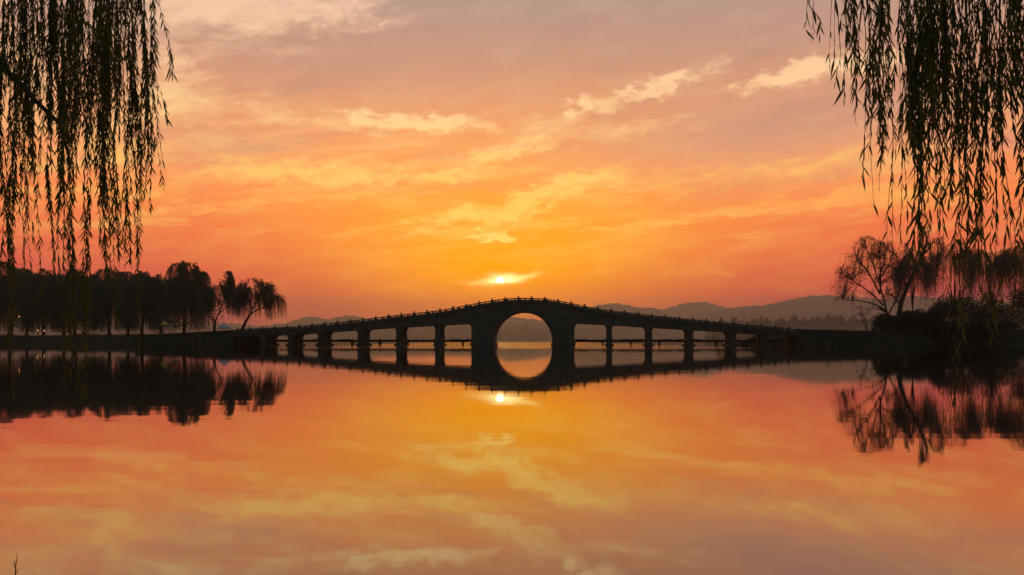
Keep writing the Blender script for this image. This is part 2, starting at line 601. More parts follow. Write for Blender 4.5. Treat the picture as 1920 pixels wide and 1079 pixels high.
# ------------------------------------------------------------------ banks
def bank(name, shore, tops, depths, seed):
    """shore: (px, y) of the waterline; tops: bank height at each"""
    p = np.array([[(a - 960) / F * y, y] for a, y in shore])
    d = np.r_[0, np.cumsum(np.linalg.norm(np.diff(p, axis=0), axis=1))]
    q = np.arange(0, d[-1], 1.1)
    P = np.stack([np.interp(q, d, p[:, 0]), np.interp(q, d, p[:, 1])], 1)
    H = np.interp(q, d, tops)
    DP = np.interp(q, d, depths)
    T = np.gradient(P, axis=0)
    T /= np.linalg.norm(T, axis=1)[:, None]
    N = np.stack([-T[:, 1], T[:, 0]], 1)
    N[N[:, 1] < 0] *= -1
    rows = [(-1.4, -0.9, 0), (0.0, -0.05, .25), (0.5, 0.30, .35), (1.1, 0.62, .35), (1.8, 0.86, .3), (2.6, 0.97, .22), (4.0, 1.0, .2),
            (-.5, 0.98, .25), (-.7, 0.97, .25), (-.86, 0.9, .2), (-1.0, 0.4, .2), (-1.2, -0.5, 0)]
    V = []
    for j, (off, fz, am) in enumerate(rows):
        off = off if j < 7 else DP * -off
        xy = P + N * (off + fbm1(q, seed + j, 4, 0.12)* 0.5)[:, None]
        z = (H * fz if fz > 0 else np.full_like(q, fz)) + fbm1(q, seed + 20 + j, 5, 0.22) * am
        V.append(np.c_[xy, z])
    n = len(q)
    i = np.arange(len(rows) - 1)[:, None] * n
    c = np.arange(n - 1)[None, :]
    f = np.stack([i + c, i + c + 1, i + n + c + 1, i + n + c], -1).reshape(-1, 4)
    o = tag(link(name, quick_mesh(name, np.concatenate(V), f), SOIL, smooth_shade=True), kind='structure')
    # rough grass and weeds along its edge
    r = np.random.default_rng(seed)
    nb_ = 9000
    i = r.integers(0, n - 1, nb_)
    row = r.choice([1, 2, 3, 4, 5, 6], nb_, p=[.10, .12, .16, .22, .22, .18])
    u = r.random((nb_, 1))
    A = np.concatenate(V).reshape(len(rows), n, 3)
    P = (A[row, i] * (1 - u) + A[np.minimum(row + 1, 7), i + 1] * u)
    clump = .35 + 1.3 * np.clip(fbm1(i * 1.0, seed + 77, 4, .15) + .35, 0, 1)
    hgt = r.uniform(.18, .62, nb_) * clump
    ax = np.stack([r.normal(size=nb_) * .3, r.normal(size=nb_) * .3, np.ones(nb_)], 1)
    sd_ = np.stack([r.normal(size=nb_), r.normal(size=nb_), np.zeros(nb_)], 1)
    sd_ /= np.linalg.norm(sd_, axis=1)[:, None]
    w_ = r.uniform(.03, .07, (nb_, 1))
    v = np.stack([P - sd_ * w_ - [0, 0, .05], P + sd_ * w_ - [0, 0, .05], P + ax * hgt[:, None]], 1).reshape(-1, 3)
    tag(link('bank_grass', quick_mesh('bank_grass', v, np.arange(3 * nb_).reshape(-1, 3)), LEAF_DARK), kind='stuff')
    return o


bank('lake_bank', [(-380, 236), (-100, 230), (0, 226), (150, 217), (270, 207), (330, 194), (368, 178), (392, 165), (405, 158)],
     [2.2, 2.25, 2.3, 2.4, 2.5, 2.65, 2.75, 2.8, 2.6], [24, 24, 24, 24, 24, 20, 15, 12, 9], 100)
bank('lake_bank', [(1545, 145), (1560, 145), (1590, 146), (1650, 149), (1750, 154), (1900, 160), (2150, 166), (2400, 168)],
     [2.75, 2.85, 2.85, 2.8, 2.8, 2.8, 2.8, 2.8], [9, 14, 30, 40, 40, 40, 40, 40], 200)


def near_ground():
    """the shore the photograph was taken from, with its two willow points left and right of the view"""
    px = np.linspace(-26, 26, 105)
    edge = np.interp(px, [-26, -14, -9.5, -7.0, -6.1, -5.4, -2.5, 0, 2.5, 4.6, 5.2, 6.0, 9.0, 14, 26],
                     [4, 8, 9.0, 8.4, 6.5, 2.0, -0.6, -0.9, -0.7, 1.5, 5.0, 6.4, 7.0, 6, 3])
    rows = [(1.2, -0.7), (0.0, -0.03), (-0.35, 0.14), (-1.0, 0.24), (-2.5, 0.36), (-6, 0.5), (-14, 0.7), (-40, 1.0)]
    V = []
    for j, (o, z) in enumerate(rows):
        y = edge + o + fbm1(px * 10, 300 + j, 3, 0.1) * 0.25
        if o < -10:
            y = np.full_like(px, o)
        V.append(np.stack([px, y, z + fbm1(px * 10, 320 + j, 4, 0.15) * 0.08 * (j > 1)], 1))
    n = len(px)
    i = np.arange(len(rows) - 1)[:, None] * n
    c = np.arange(n - 1)[None, :]
    f = np.stack([i + c, i + n + c, i + n + c + 1, i + c + 1], -1).reshape(-1, 4)
    tag(link('shore_ground', quick_mesh('shore_ground', np.concatenate(V), f), SOIL, smooth_shade=True), kind='structure')


near_ground()

# ------------------------------------------------------------------ the arched bridge
YAW = R(4.6)
BX, BY, BW = 2.08, 150.0, 6.5
bridge = thing('stone_bridge', (BX, BY, 0), 'long dark stone bridge with one tall round arch and carved balustrades', 'bridge', rz=-YAW)
RAIL = [(-79, 2.15), (-72, 2.45), (-66, 2.78), (-58, 3.22), (-52, 3.52), (-46.7, 3.76), (-40.5, 4.28), (-32.5, 5.15), (-24.6, 6.08), (-16.9, 6.90),
        (-12.5, 7.66), (-8, 8.56), (-4, 9.18), (0, 9.38), (4, 9.22), (8, 8.62), (12.5, 7.62), (16.9, 6.86), (24.6, 5.92),
        (32.5, 5.12), (40.5, 4.26), (46.7, 3.72), (52, 3.27), (60, 2.95), (72, 2.8)]


def zr(s):
    return float(np.interp(s, [a for a, _ in RAIL], [b for _, b in RAIL]))


PIERS = [-52.3, -46.7, -40.6, -32.5, -24.7, -16.9, 16.9, 24.6, 32.4, 40.4, 46.6]
BOT = {-52.3: 1.95, -46.7: 2.15, -40.6: 2.62, -32.5: 3.12, -24.7: 3.62, -16.9: 4.02, 16.9: 4.02, 24.6: 3.52, 32.4: 3.05, 40.4: 2.58, 46.6: 2.1}
RAIL_H = 0.73

# arch block with its round opening
AR, AZC = 5.75, 0.82
poly = [(-10.1, -1.4), (-5.75, -1.4)]
poly += [(-AR * math.cos(a), AZC + AR * math.sin(a)) for a in np.linspace(0, math.pi, 41)]
poly += [(5.75, -1.4), (10.1, -1.4)]
tops = [(s, zr(s) - RAIL_H - 0.34) for s in np.linspace(10.1, -10.1, 17)]
poly += tops
link('arch_wall', MB().prism(poly, 0.0, BW).mesh('arch_wall'), STONE, bridge)
for k in range(27):   # arch stones standing a little proud of the wall
    a0, a1 = math.pi * k / 27 + 0.004, math.pi * (k + 1) / 27 - 0.004
    r0, r1 = AR - 0.012, AR + 0.62
    pts = [(r * math.cos(a), AZC + r * math.sin(a)) for r, a in ((r0, a0), (r1, a0), (r1, a1), (r0, a1))]
    link('arch_stone', MB().prism(pts, -0.05 - 0.02 * (k % 2), 0.2).mesh('arch_stone'), STONE2, bridge)
for s0, s1 in ((-10.1, -5.75), (5.75, 10.1)):
    link('plinth', MB().box(s0 - 0.22, s1 + 0.22, -0.25, BW + 0.25, -1.5, 0.55).mesh('plinth'), STONE2, bridge)
    o = -1 if s0 < 0 else 1
    e = s0 if s0 < 0 else s1
    mbc = MB()
    mbc.box(min(e, e + o * 0.25), max(e, e + o * 0.25), 0.15, BW - 0.15, 3.80, 4.02)
    mbc.box(min(e, e + o * 0.36), max(e, e + o * 0.36), 0.13, BW - 0.13, 4.023, 4.35)
    link('corbel', mbc.mesh('corbel'), STONE2, bridge)
# keystone head over the arch
link('keystone', MB().box(-0.32, 0.32, -0.28, 0.1, AZC + AR - 0.05, AZC + AR + 0.72).mesh('keystone'), STONE2, bridge)

# piers
for s in PIERS:
    zb = BOT[s]
    cap = MB()
    cap.box(s - 0.56, s + 0.56, -0.02, BW + 0.02, zb - 0.52, zb - 0.203)
    cap.box(s - 0.72, s + 0.72, -0.05, BW + 0.05, zb - 0.20, zb + 0.05)
    pier = link('pier', cap.mesh('pier'), STONE, bridge)
    for y0 in (0.1, BW / 2 - 0.5, BW - 1.1):
        link('column', MB().hexa([(s - .50, y0, -1.4), (s + .50, y0, -1.4), (s + .50, y0 + 1.0, -1.4), (s - .50, y0 + 1.0, -1.4),
                                  (s - .42, y0 + .04, zb - .52), (s + .42, y0 + .04, zb - .52), (s + .42, y0 + .96, zb - .52), (s - .42, y0 + .96, zb - .52)]).mesh('column'), STONE, pier)
    link('footing', MB().box(s - .8, s + .8, -0.2, BW + .2, -1.4, 0.32).mesh('footing'), STONE2, pier)
    link('tie_beam', MB().box(s - .62, s + .62, 0.0, BW, 1.02, 1.28).mesh('tie_beam'), STONE2, pier)

# spans: three girders and the deck slab of each
nodes = [-58.4] + [p for p in PIERS if p < 0] + [-10.1, 10.1] + [p for p in PIERS if p > 0] + [51.8]
bz = dict(BOT)
bz[-58.4], bz[51.8], bz[-10.1], bz[10.1] = 1.75, 1.85, 4.36, 4.34
for a, b2 in zip(nodes[:-1], nodes[1:]):
    if a == -10.1:
        continue
    for y0 in (0.06, BW / 2 - 0.45, BW - 0.96):
        g = MB()
        mid = (a + b2) / 2
        for u, w in ((a, mid), (mid, b2)):
            zu = bz[a] if u == a else (bz[a] + bz[b2]) / 2 + 0.01
            zw = bz[b2] if w == b2 else (bz[a] + bz[b2]) / 2 + 0.01
            g.slope(u, w, y0, y0 + 0.9, zu, zr(u) - RAIL_H - 0.34, zw, zr(w) - RAIL_H - 0.34)
        link('girder', g.mesh('girder'), STONE, bridge)
cuts = sorted(set(list(np.arange(-57.6, 52, 2.58)) + [-58.4, 51.8]))
for a, b2 in zip(cuts[:-1], cuts[1:]):
    link('deck_slab', MB().slope(a + .008, b2 - .008, -0.16, BW + 0.16, zr(a) - RAIL_H - .34, zr(a) - RAIL_H, zr(b2) - RAIL_H - .34, zr(b2) - RAIL_H).mesh('deck_slab'), STONE2, bridge)

# balustrades
post_me = MB()
post_me.box(-.13, .13, -.13, .13, 0, .80)
post_me.lathe([(.10, .80), (.10, .83), (.17, .87), (.185, .95), (.16, 1.04), (.10, 1.10), (.04, 1.13)], 0, 0, 8)
post_me = post_me.mesh('baluster_post')
post_me.materials.append(STONE2)
SP = 2.58
for side, y in (('near', 0.0), ('far', BW)):
    off = 0.0 if side == 'near' else 0.0
    ss = np.arange(-57.6 + off, 52.0, SP)
    for k, s in enumerate(ss):
        p = link('baluster_post', post_me, None, bridge)
        p.location = (s, y, zr(s) - RAIL_H - 0.01)
        p.scale = (1, 1, 0.96 + 0.08 * random.random())
        if k + 1 < len(ss):
            a, c = s + .13, ss[k + 1] - .13
            za, zc = zr(a) - RAIL_H, zr(c) - RAIL_H
            r = MB()
            zl = lambda x: za + (zc - za) * (x - a) / (c - a)
            r.slope(a, c, y - .07, y + .07, za, za + .36, zc, zc + .36)
            r.slope(a, c, y - .10, y + .10, za + .53, za + .73, zc + .53, zc + .73)
            for u in ((0.0, .10), (0.44, .56), (0.90, 1.0)) if k % 3 else ((0.0, .22), (0.36, .44), (0.70, .82), (0.94, 1.0)):
                x0, x1 = a + (c - a) * u[0], a + (c - a) * u[1]
                r.slope(x0, x1, y - .06, y + .06, zl(x0) + .355, zl(x0) + .535, zl(x1) + .355, zl(x1) + .535)
            link('railing_panel', r.mesh('railing_panel'), STONE, bridge)
# solid approach walls
for a, b2 in ((-79.0, -58.4), (51.8, 70.0)):
    g = MB()
    xs = np.linspace(a, b2, 7)
    for u, w in zip(xs[:-1], xs[1:]):
        g.slope(u, w, 0.0, BW, -1.4, zr(u) - 0.05, -1.4, zr(w) - 0.05)
    link('abutment', g.mesh('abutment'), MOSSY, bridge)

# ------------------------------------------------------------------ low stone walkways behind the bridge
def walkway(label, s0, s1, n):
    w = thing('stone_walkway', (BX + ((s0 + s1) / 2) * math.cos(YAW), BY - ((s0 + s1) / 2) * math.sin(YAW), 0), label, 'walkway', 'low walkways along the bridge', rz=-YAW)
    L = s1 - s0
    d = L / n
    y0, y1 = 8.2, 9.7
    for k in range(n):
        a = -L / 2 + k * d
        dz = random.uniform(-.015, .015)
        link('slab', MB().box(a + .012, a + d - .012, y0, y1, .66 + dz, 1.15 + dz).mesh('slab'), STONE2, w)
        for yy in ((y0 + .12, y1 - .42) if k % 2 == 0 else ()):
            link('support', MB().box(a - .13, a + .13, yy, yy + .3, -1.4, .56).mesh('support'), STONE2, w)
        if k % 2 == 0:
            link('cross_beam', MB().box(a - .24, a + .24, y0 + .03, y1 - .03, .56, .663).mesh('cross_beam'), STONE, w)
        if k % 2 == 0:
            link('kerb_post', MB().box(a + .1, a + .34, y0 + .08, y0 + .3, 1.12, 1.32 + random.random() * .1).mesh('kerb_post'), STONE, w)
        if random.random() < .35:
            link('kerb', MB().box(a + .5, a + d - .3, y0 + .06, y0 + .22, 1.12, 1.28).mesh('kerb'), STONE, w)
    return w


walkway('low stone walkway joining the arch to the bank of dense willows', -60, -10.15, 17)
walkway('low stone walkway joining the arch to the bank of bare willows', 10.15, 56, 16)

# rows of stakes in the shallows
def stakes(label, pxa, pxb, y, n):
    c = at((pxa + pxb) / 2, HZ, y)
    st = thing('stake_row', (c[0], y, 0), label, 'stakes', 'rows of stakes in the lake')
    for k in range(n):
        x = at(pxa + (pxb - pxa) * (k + random.uniform(-.3, .3)) / (n - 1), HZ, y)[0] - c[0]
        hgt = random.uniform(.28, .62)
        lean = random.uniform(-.05, .05)
        link('stake', MB().tube([(x, 0, -.8), (x + lean * .5, 0, 0), (x + lean, random.uniform(-.03, .03), hgt)], [.06, .055, .045], 5).mesh('stake'), WOOD, st)
    link('net_line', MB().tube([(at(pxa + (pxb - pxa) * u, HZ, y)[0] - c[0], 0.02, .20 - .05 * math.sin(u * 60) ** 2) for u in np.linspace(0, 1, 60)], [.02] * 60, 4).mesh('net_line'), WOOD, st)


stakes('row of thin wooden stakes in the water towards the dense willows', 470, 880, 182, 64)
stakes('row of thin wooden stakes in the water towards the bare willows', 1085, 1500, 176, 96)

# ------------------------------------------------------------------ trees
def bez(p0, p1, p2, n):
    t = np.linspace(0, 1, n)[:, None]
    return (1 - t) ** 2 * p0 + 2 * t * (1 - t) * p1 + t ** 2 * p2


def unit(v):
    return v / (np.linalg.norm(v) + 1e-9)


def leaf_quads(pos, axis, length, width, r):
    """diamond leaves: centre pos, long axis, random facing"""
    n = len(pos)
    axis = axis / (np.linalg.norm(axis, axis=1)[:, None] + 1e-9)
    rv = r.normal(size=(n, 3))
    side = np.cross(axis, rv)
    side /= np.linalg.norm(side, axis=1)[:, None] + 1e-9
    L = (length * (0.7 + 0.6 * r.random(n)))[:, None]
    W = (width * (0.7 + 0.6 * r.random(n)))[:, None]
    v = np.stack([pos - axis * L * .5, pos + side * W * .5, pos + axis * L * .5, pos - side * W * .5], 1).reshape(-1, 3)
    f = np.arange(4 * n).reshape(-1, 4)
    return v, f


def tree(name, label, cat, group, base, H, W, seed, limbs=None, strand=0.35, n_strand=700, leaf=(0.45, 0.12), gap=0.33,
         twig_r=0.0, mat=None, trunk_r=0.35, lean=0.0, fit=True, droop=1.0, bare_low=0.16, sub_n=8, sub2_n=5, up=0.7, spread=1.0, domes=None, n_sub=70, n_sub2=5, skirt=1.0):
    """weeping tree; base in world metres, H height, W crown width. limbs: explicit polylines (metres from the base)"""
    r = np.random.default_rng(seed)
    root = thing(name, base, label, cat, group)
    if limbs is None:
        fork = np.array([lean * H * .25, r.normal() * .02 * H, H * r.uniform(.22, .32)])
        trunk = bez(np.zeros(3), np.array([fork[0] * .2, 0, fork[2] * .6]), fork, 6)
        limb_l = []
        n = 6
        for k in range(n):
            az = 2 * math.pi * (k + r.uniform(-.3, .3)) / n
            rad = W * .5 * r.uniform(.30, .62)
            end = np.array([fork[0] + lean * H * .3 + rad * math.cos(az), fork[1] + rad * math.sin(az), H * r.uniform(.62, .90)])
            ctl = fork + (end - fork) * np.array([.25, .25, .65]) + r.normal(size=3) * .03 * H
            limb_l.append(bez(fork, ctl, end, 9))
        limb_l.append(bez(fork, fork + np.array([0, 0, .3 * H]) + r.normal(size=3) * .03 * H, np.array([fork[0] + lean * H * .2, 0, H * .93]), 9))
    else:
        trunk = np.array(limbs[0], float)
        limb_l = [np.array(l, float) for l in limbs[1:]]
    subs, subs2 = [], []
    for l in limb_l:
        ll = np.linalg.norm(np.diff(l, axis=0), axis=1).sum()
        for k in range(sub_n):
            tt = .28 + .72 * (k + r.random()) / sub_n
            i = min(int(tt * (len(l) - 1)), len(l) - 2)
            p = l[i] + (l[i + 1] - l[i]) * (tt * (len(l) - 1) - i)
            d = unit(l[i + 1] - l[i])
            rd = r.normal(size=3)
            rd[2] *= .4
            d2 = unit(d * .8 + rd * .75 * spread + np.array([0, 0, up * .5]))
            ln = max(ll, .25 * H) * r.uniform(.22, .42)
            e = p + d2 * ln
            sub = bez(p, p + d2 * ln * .55 + np.array([0, 0, .10 * ln]), e + np.array([0, 0, -.10 * ln * droop]), 6)
            subs.append(sub)
            for q in range(sub2_n):
                t2 = .3 + .7 * (q + r.random()) / sub2_n
                j = min(int(t2 * 5), 4)
                p2 = sub[j] + (sub[j + 1] - sub[j]) * (t2 * 5 - j)
                rd = r.normal(size=3)
                d3 = unit(unit(sub[j + 1] - sub[j]) * .7 + rd * .75 * spread + np.array([0, 0, up * .35]))
                l2 = ln * r.uniform(.3, .55)
                subs2.append(bez(p2, p2 + d3 * l2 * .6, p2 + d3 * l2 + np.array([0, 0, -.18 * l2 * droop]), 5))
    if domes is not None:
        # crown of rounded domes: boughs run from the limbs out to points on each dome
        fit = False
        subs, subs2 = [], []
        lp = np.concatenate(limb_l)
        wts = np.array([d[3] ** 1.4 for d in domes])
        wts = wts / wts.sum()
        for k in range(n_sub):
            cx, cy_, zt, rx, hd = domes[r.choice(len(domes), p=wts)]
            az, rho = r.uniform(0, 2 * math.pi), math.sqrt(r.random()) * r.uniform(.85, 1.04)
            dz = (1 - math.sqrt(max(0, 1 - min(rho, 1) ** 2))) * hd
            Q = np.array([cx + rx * rho * math.cos(az), cy_ + rx * .85 * rho * math.sin(az), zt - dz - hd * (.35 * r.random() ** 2)])
            sc_ = np.linalg.norm(lp - Q, axis=1) + 2.0 * np.maximum(0, lp[:, 2] - Q[2] + .05 * H)
            p = lp[np.argmin(sc_)]
            q_ = Q - p
            sb = bez(p, p + q_ * np.array([.35, .35, .65]) + r.normal(size=3) * .012 * H, Q, 7)
            subs.append(sb)
            for q2 in range(n_sub2):
                j = r.integers(2, 6)
                p2 = sb[j] + (sb[j + 1] - sb[j]) * r.random()
                d3 = unit(unit(sb[j + 1] - sb[j]) * .8 + r.normal(size=3) * .6 + np.array([0, 0, .15]))
                l2 = rx * r.uniform(.12, .34)
                e2 = p2 + d3 * l2
                e2[2] = min(e2[2], zt + .01 * H)
                subs2.append(bez(p2, p2 + d3 * l2 * .6 + np.array([0, 0, .06 * l2]), e2 - np.array([0, 0, .12 * l2 * droop]), 5))
    # hanging strands
    src = subs2 + subs
    strands = []
    for k in range(n_strand):
        s = src[r.integers(len(src))]
        i = r.integers(1, len(s)) if domes is None else r.integers(2, len(s))
        p = s[i] + r.normal(size=3) * .004 * H
        outd = np.array([p[0] - trunk[-1][0], p[1] - trunk[-1][1], 0])
        outd = unit(outd + r.normal(size=3) * .3) * np.array([1, 1, 0])
        L = strand * H * r.uniform(.25, 1.0) ** 1.2
        L = max(min(L, (p[2] - bare_low * H * r.uniform(.3, 1.9))), .03 * H)
        e = p + outd * L * .16 + np.array([0, 0, -L])
        strands.append(bez(p, p + outd * L * .22 + np.array([0, 0, .02 * L]), e, 6))
    # leaves along strands
    P, A = [], []
    for s in strands:
        L = np.linalg.norm(np.diff(s, axis=0), axis=1).sum()
        m_ = max(2, int(L / gap))
        tt = (np.arange(m_) + r.random(m_)) / m_ * (len(s) - 1)
        i = np.clip(tt.astype(int), 0, len(s) - 2)
        d = s[i + 1] - s[i]
        P.append(s[i] + d * (tt - i)[:, None] + r.normal(size=(m_, 3)) * leaf[0] * .22)
        A.append(d / (np.linalg.norm(d, axis=1)[:, None] + 1e-9) + r.normal(size=(m_, 3)) * .38)
    P, A = np.concatenate(P), np.concatenate(A)
    v, f = leaf_quads(P, A, leaf[0], leaf[1], r)
    # fit to the wanted outline
    sc = np.ones(3)
    if fit:
        top = np.percentile(v[:, 2], 99.8)
        sc[2] = H / top
        half = (np.percentile(v[:, 0], 99.3) - np.percentile(v[:, 0], .7)) / 2
        sc[0] = sc[1] = W * .5 / half
    v = v * sc

    def rad(n, r0, r1):
        return np.linspace(r0, r1, n)
    tr_l = np.vstack([[trunk[0] - np.array([0, 0, .8])], trunk]) * sc
    rt = np.linspace(trunk_r * 1.25, trunk_r * .72, len(tr_l))
    link('trunk', tubes_mesh('trunk', [(tr_l, rt)], 8), BARK, root, True)
    for l in limb_l:
        link('limb', tubes_mesh('limb', [(l * sc, rad(len(l), trunk_r * .55, trunk_r * .16))], 6), BARK, root, True)
    tw = [(s * sc, rad(len(s), trunk_r * .20, trunk_r * .06)) for s in subs] + [(s * sc, rad(len(s), trunk_r * .09, trunk_r * .04)) for s in subs2]
    if twig_r:
        tw += [(s * sc, rad(len(s), twig_r, twig_r * .6)) for s in strands]
    link('twigs', tubes_mesh('twigs', tw, 3), TWIG if mat is LEAF_DRY else BARK, root)
    cr = link('crown', quick_mesh('crown', v, f), mat or LEAF_FAR, root)
    return root


def bankz(y_row, y):
    return CAMH + (HZ - y_row) / F * y


G1 = 'dense willows on the lake bank'


def dome_list(base, y, items):
    """items: (px, top row, half width px, cap height px) seen at depth y"""
    out = []
    for px, top, hw, hp in items:
        p = at(px, top, y) - base
        out.append((p[0], p[1], p[2], hw / F * y, hp / F * y))
    return out


dense = dict(strand=0.70, n_strand=2100, bare_low=.07, leaf=(0.52, 0.13), gap=0.30, mat=LEAF_FAR, trunk_r=0.42, n_sub=90, n_sub2=5)
left = [
    (-60, 496, 60, 238, 0, 'dark dense willow at the very end of the row, past the tall glowing lamp'),
    (18, 492, 54, 236, .05, 'dark dense willow by the bank, beside a glowing tall lamp'),
    (82, 505, 46, 231, -.05, 'dark dense willow whose trunk leans over two glowing low lamps'),
    (140, 506, 44, 229, .08, 'dark dense willow second after the two glowing low lamps'),
    (205, 499, 50, 226, -.04, 'broad dark willow midway between the low lamps and yellow parasol'),
    (266, 510, 44, 222, .04, 'low dark willow just before the yellow parasol'),
    (345, 488, 46, 218, .02, 'tallest dark willow, drooping top, between the yellow parasol and the grey tent'),
]
rd = np.random.default_rng(77)
for i, (px, top, w, y, ln, lab) in enumerate(left):
    g = at(px, 629, y)
    g[2] = 2.25 + .05 * i
    Hh = at(px, top, y)[2] - g[2]
    lobes_ = [(px + rd.uniform(-.25, .1) * w, top, w * .55, 38), (px - w * .5, top + rd.uniform(10, 26), w * .55, 40), (px + w * .55, top + rd.uniform(8, 24), w * .55, 40), (px + w * .1, top + 34, w * .95, 45)]
    if i == 6:
        lobes_ = [(337, 488, 19, 34), (358, 493, 20, 30), (380, 506, 18, 34), (392, 520, 9, 26), (335, 520, 42, 46), (372, 535, 34, 40)]
    tree('willow_tree', lab, 'tree', G1, g, Hh, 2 * w / F * y, 500 + i, lean=ln, domes=dome_list(g, y, lobes_), **dense)
back = [(50, 503, 50, 246, 'shorter dense willow in the back row behind the tall lamp'),
        (120, 512, 55, 243, 'shorter dense willow in the back row, behind the two glowing low lamps'),
        (240, 510, 55, 240, 'shorter dense willow in the back row, behind the broad dark willow'),
        (302, 514, 46, 236, 'shorter dense willow in the back row, directly behind the yellow parasol')]
for i, (px, top, w, y, lab) in enumerate(back):
    g = at(px, 630, y)
    g[2] = 2.2
    Hh = at(px, top, y)[2] - g[2]
    lobes_ = [(px + rd.uniform(-.3, .3) * w, top, w * .6, 36), (px - w * .45, top + rd.uniform(6, 20), w * .6, 40), (px + w * .45, top + rd.uniform(6, 20), w * .6, 40)]
    tree('willow_tree', lab, 'tree', G1, g, Hh, 2 * w / F * y, 560 + i, domes=dome_list(g, y, lobes_), **{**dense, 'n_strand': 1400})


def px_limbs(base_px, base_row, y, lines, seed, dz=0.10):
    """main limbs given as photo points, given depth by a gentle random drift"""
    r = np.random.default_rng(seed)
    b = at(base_px, base_row, y)
    out = []
    for k, l in enumerate(lines):
        drift = 0 if k == 0 else r.uniform(-1, 1) * dz
        pts = []
        for j, (px, py) in enumerate(l):
            p = at(px, py, y) - b
            p[1] += drift * (p[2] if k else 0) * (j / max(1, len(l) - 1))
            pts.append(p)
        pts = np.array(pts)
        # smooth
        n = 10
        d = np.r_[0, np.cumsum(np.linalg.norm(np.diff(pts, axis=0), axis=1))]
        q = np.linspace(0, d[-1], n)
        s = np.stack([np.interp(q, d, pts[:, c]) for c in range(3)], 1)
        s[1:-1] = (s[:-2] + 2 * s[1:-1] + s[2:]) / 4
        out.append(s)
    return b, out


# forked willow, then the leaning one whose trunk rises where the bridge meets the bank
b7, l7 = px_limbs(402, 624, 200, [
    [(402, 624), (402, 612), (404, 603)], [(404, 603), (410, 588), (428, 577), (446, 576)], [(404, 603), (394, 588), (390, 570), (396, 556)],
    [(408, 592), (416, 572), (424, 550), (427, 520)], [(404, 606), (386, 590), (380, 575)]], 3, .25)
tree('willow_tree', 'mid-sized dark willow with forked trunk between the tallest willow and leaning willow', 'tree', G1, b7, 17, 14, 581, limbs=l7,
     domes=dome_list(b7, 200, [(427, 507, 11, 22), (423, 521, 17, 22), (412, 534, 30, 30), (436, 540, 18, 26), (394, 545, 20, 30)]), strand=.40, n_strand=1600,
     leaf=(.46, .11), gap=.32, trunk_r=.36, n_sub=80, bare_low=.20)
b8, l8 = px_limbs(453, 620, 178, [
    [(453, 620), (460, 605), (468, 591)], [(468, 591), (476, 574), (482, 556), (486, 536)], [(468, 591), (480, 581), (494, 577), (512, 577)],
    [(474, 580), (466, 562), (460, 546)], [(480, 562), (494, 548), (502, 540)], [(494, 577), (508, 568), (520, 562)]], 5, .3)
tree('willow_tree', 'thin leaning willow with see-through drooping crown where the bridge meets the bank', 'tree', G1, b8, 12.4, 12, 582, limbs=l8,
     domes=dome_list(b8, 178, [(476, 521, 36, 34), (500, 526, 22, 30), (516, 551, 23, 18), (458, 532, 24, 34), (448, 548, 18, 30), (470, 540, 36, 40)]), strand=.42, n_strand=2300,
     leaf=(.32, .055), gap=.36, twig_r=.015, trunk_r=.33, mat=LEAF_DRY, bare_low=.14, n_sub=150, n_sub2=4)

# ---- right bank
G2 = 'sparse willows on the lake bank'
bA, lA = px_limbs(1653, 618, 164, [
    [(1653, 621), (1660, 600), (1664, 592)], [(1664, 592), (1656, 560), (1646, 530), (1632, 495), (1618, 470)],
    [(1657, 574), (1640, 552), (1615, 530), (1592, 512)], [(1650, 552), (1650, 520), (1644, 480), (1642, 458)],
    [(1660, 582), (1642, 570), (1615, 564), (1585, 562)], [(1664, 592), (1676, 574), (1690, 550), (1700, 520)],
    [(1646, 528), (1664, 500), (1672, 470)], [(1650, 552), (1628, 512), (1604, 484)], [(1646, 530), (1656, 490), (1658, 458)], [(1662, 586), (1645, 578), (1630, 578)]], 8, .3)
tree('willow_tree', 'bare-looking willow with a wide fan of fine twigs above the dark bank shrubs', 'tree', G2, bA, 20.0, 16, 601, limbs=lA,
     domes=dome_list(bA, 164, [(1622, 444, 40, 50), (1660, 452, 36, 50), (1592, 486, 30, 50), (1586, 530, 22, 40), (1640, 470, 70, 90)]), strand=.15, n_strand=1500,
     leaf=(.24, .05), gap=.42, twig_r=.016, trunk_r=.36, mat=LEAF_DRY, bare_low=.22, n_sub=190, n_sub2=7, droop=.5)
bB, lB = px_limbs(1684, 600, 158, [
    [(1684, 612), (1684, 590), (1688, 570), (1700, 540), (1716, 508), (1730, 480), (1738, 455)],
    [(1688, 572), (1678, 556), (1664, 546)], [(1700, 540), (1690, 512), (1676, 502), (1660, 500)],
    [(1716, 508), (1712, 480), (1700, 455)], [(1730, 480), (1750, 462), (1762, 445)], [(1738, 455), (1742, 440), (1738, 425)],
    [(1722, 495), (1740, 500), (1756, 515)]], 9, .25)
tree('willow_tree', 'thick-trunked willow leaning hard over the low shrubs beside the fan-shaped willow', 'tree', G2, bB, 18, 14, 602, limbs=lB, strand=.34, n_strand=620,
     leaf=(.34, .06), gap=.44, twig_r=.018, trunk_r=.40, fit=False, sub_n=6, sub2_n=5, mat=LEAF_DRY, bare_low=.35, up=.3)
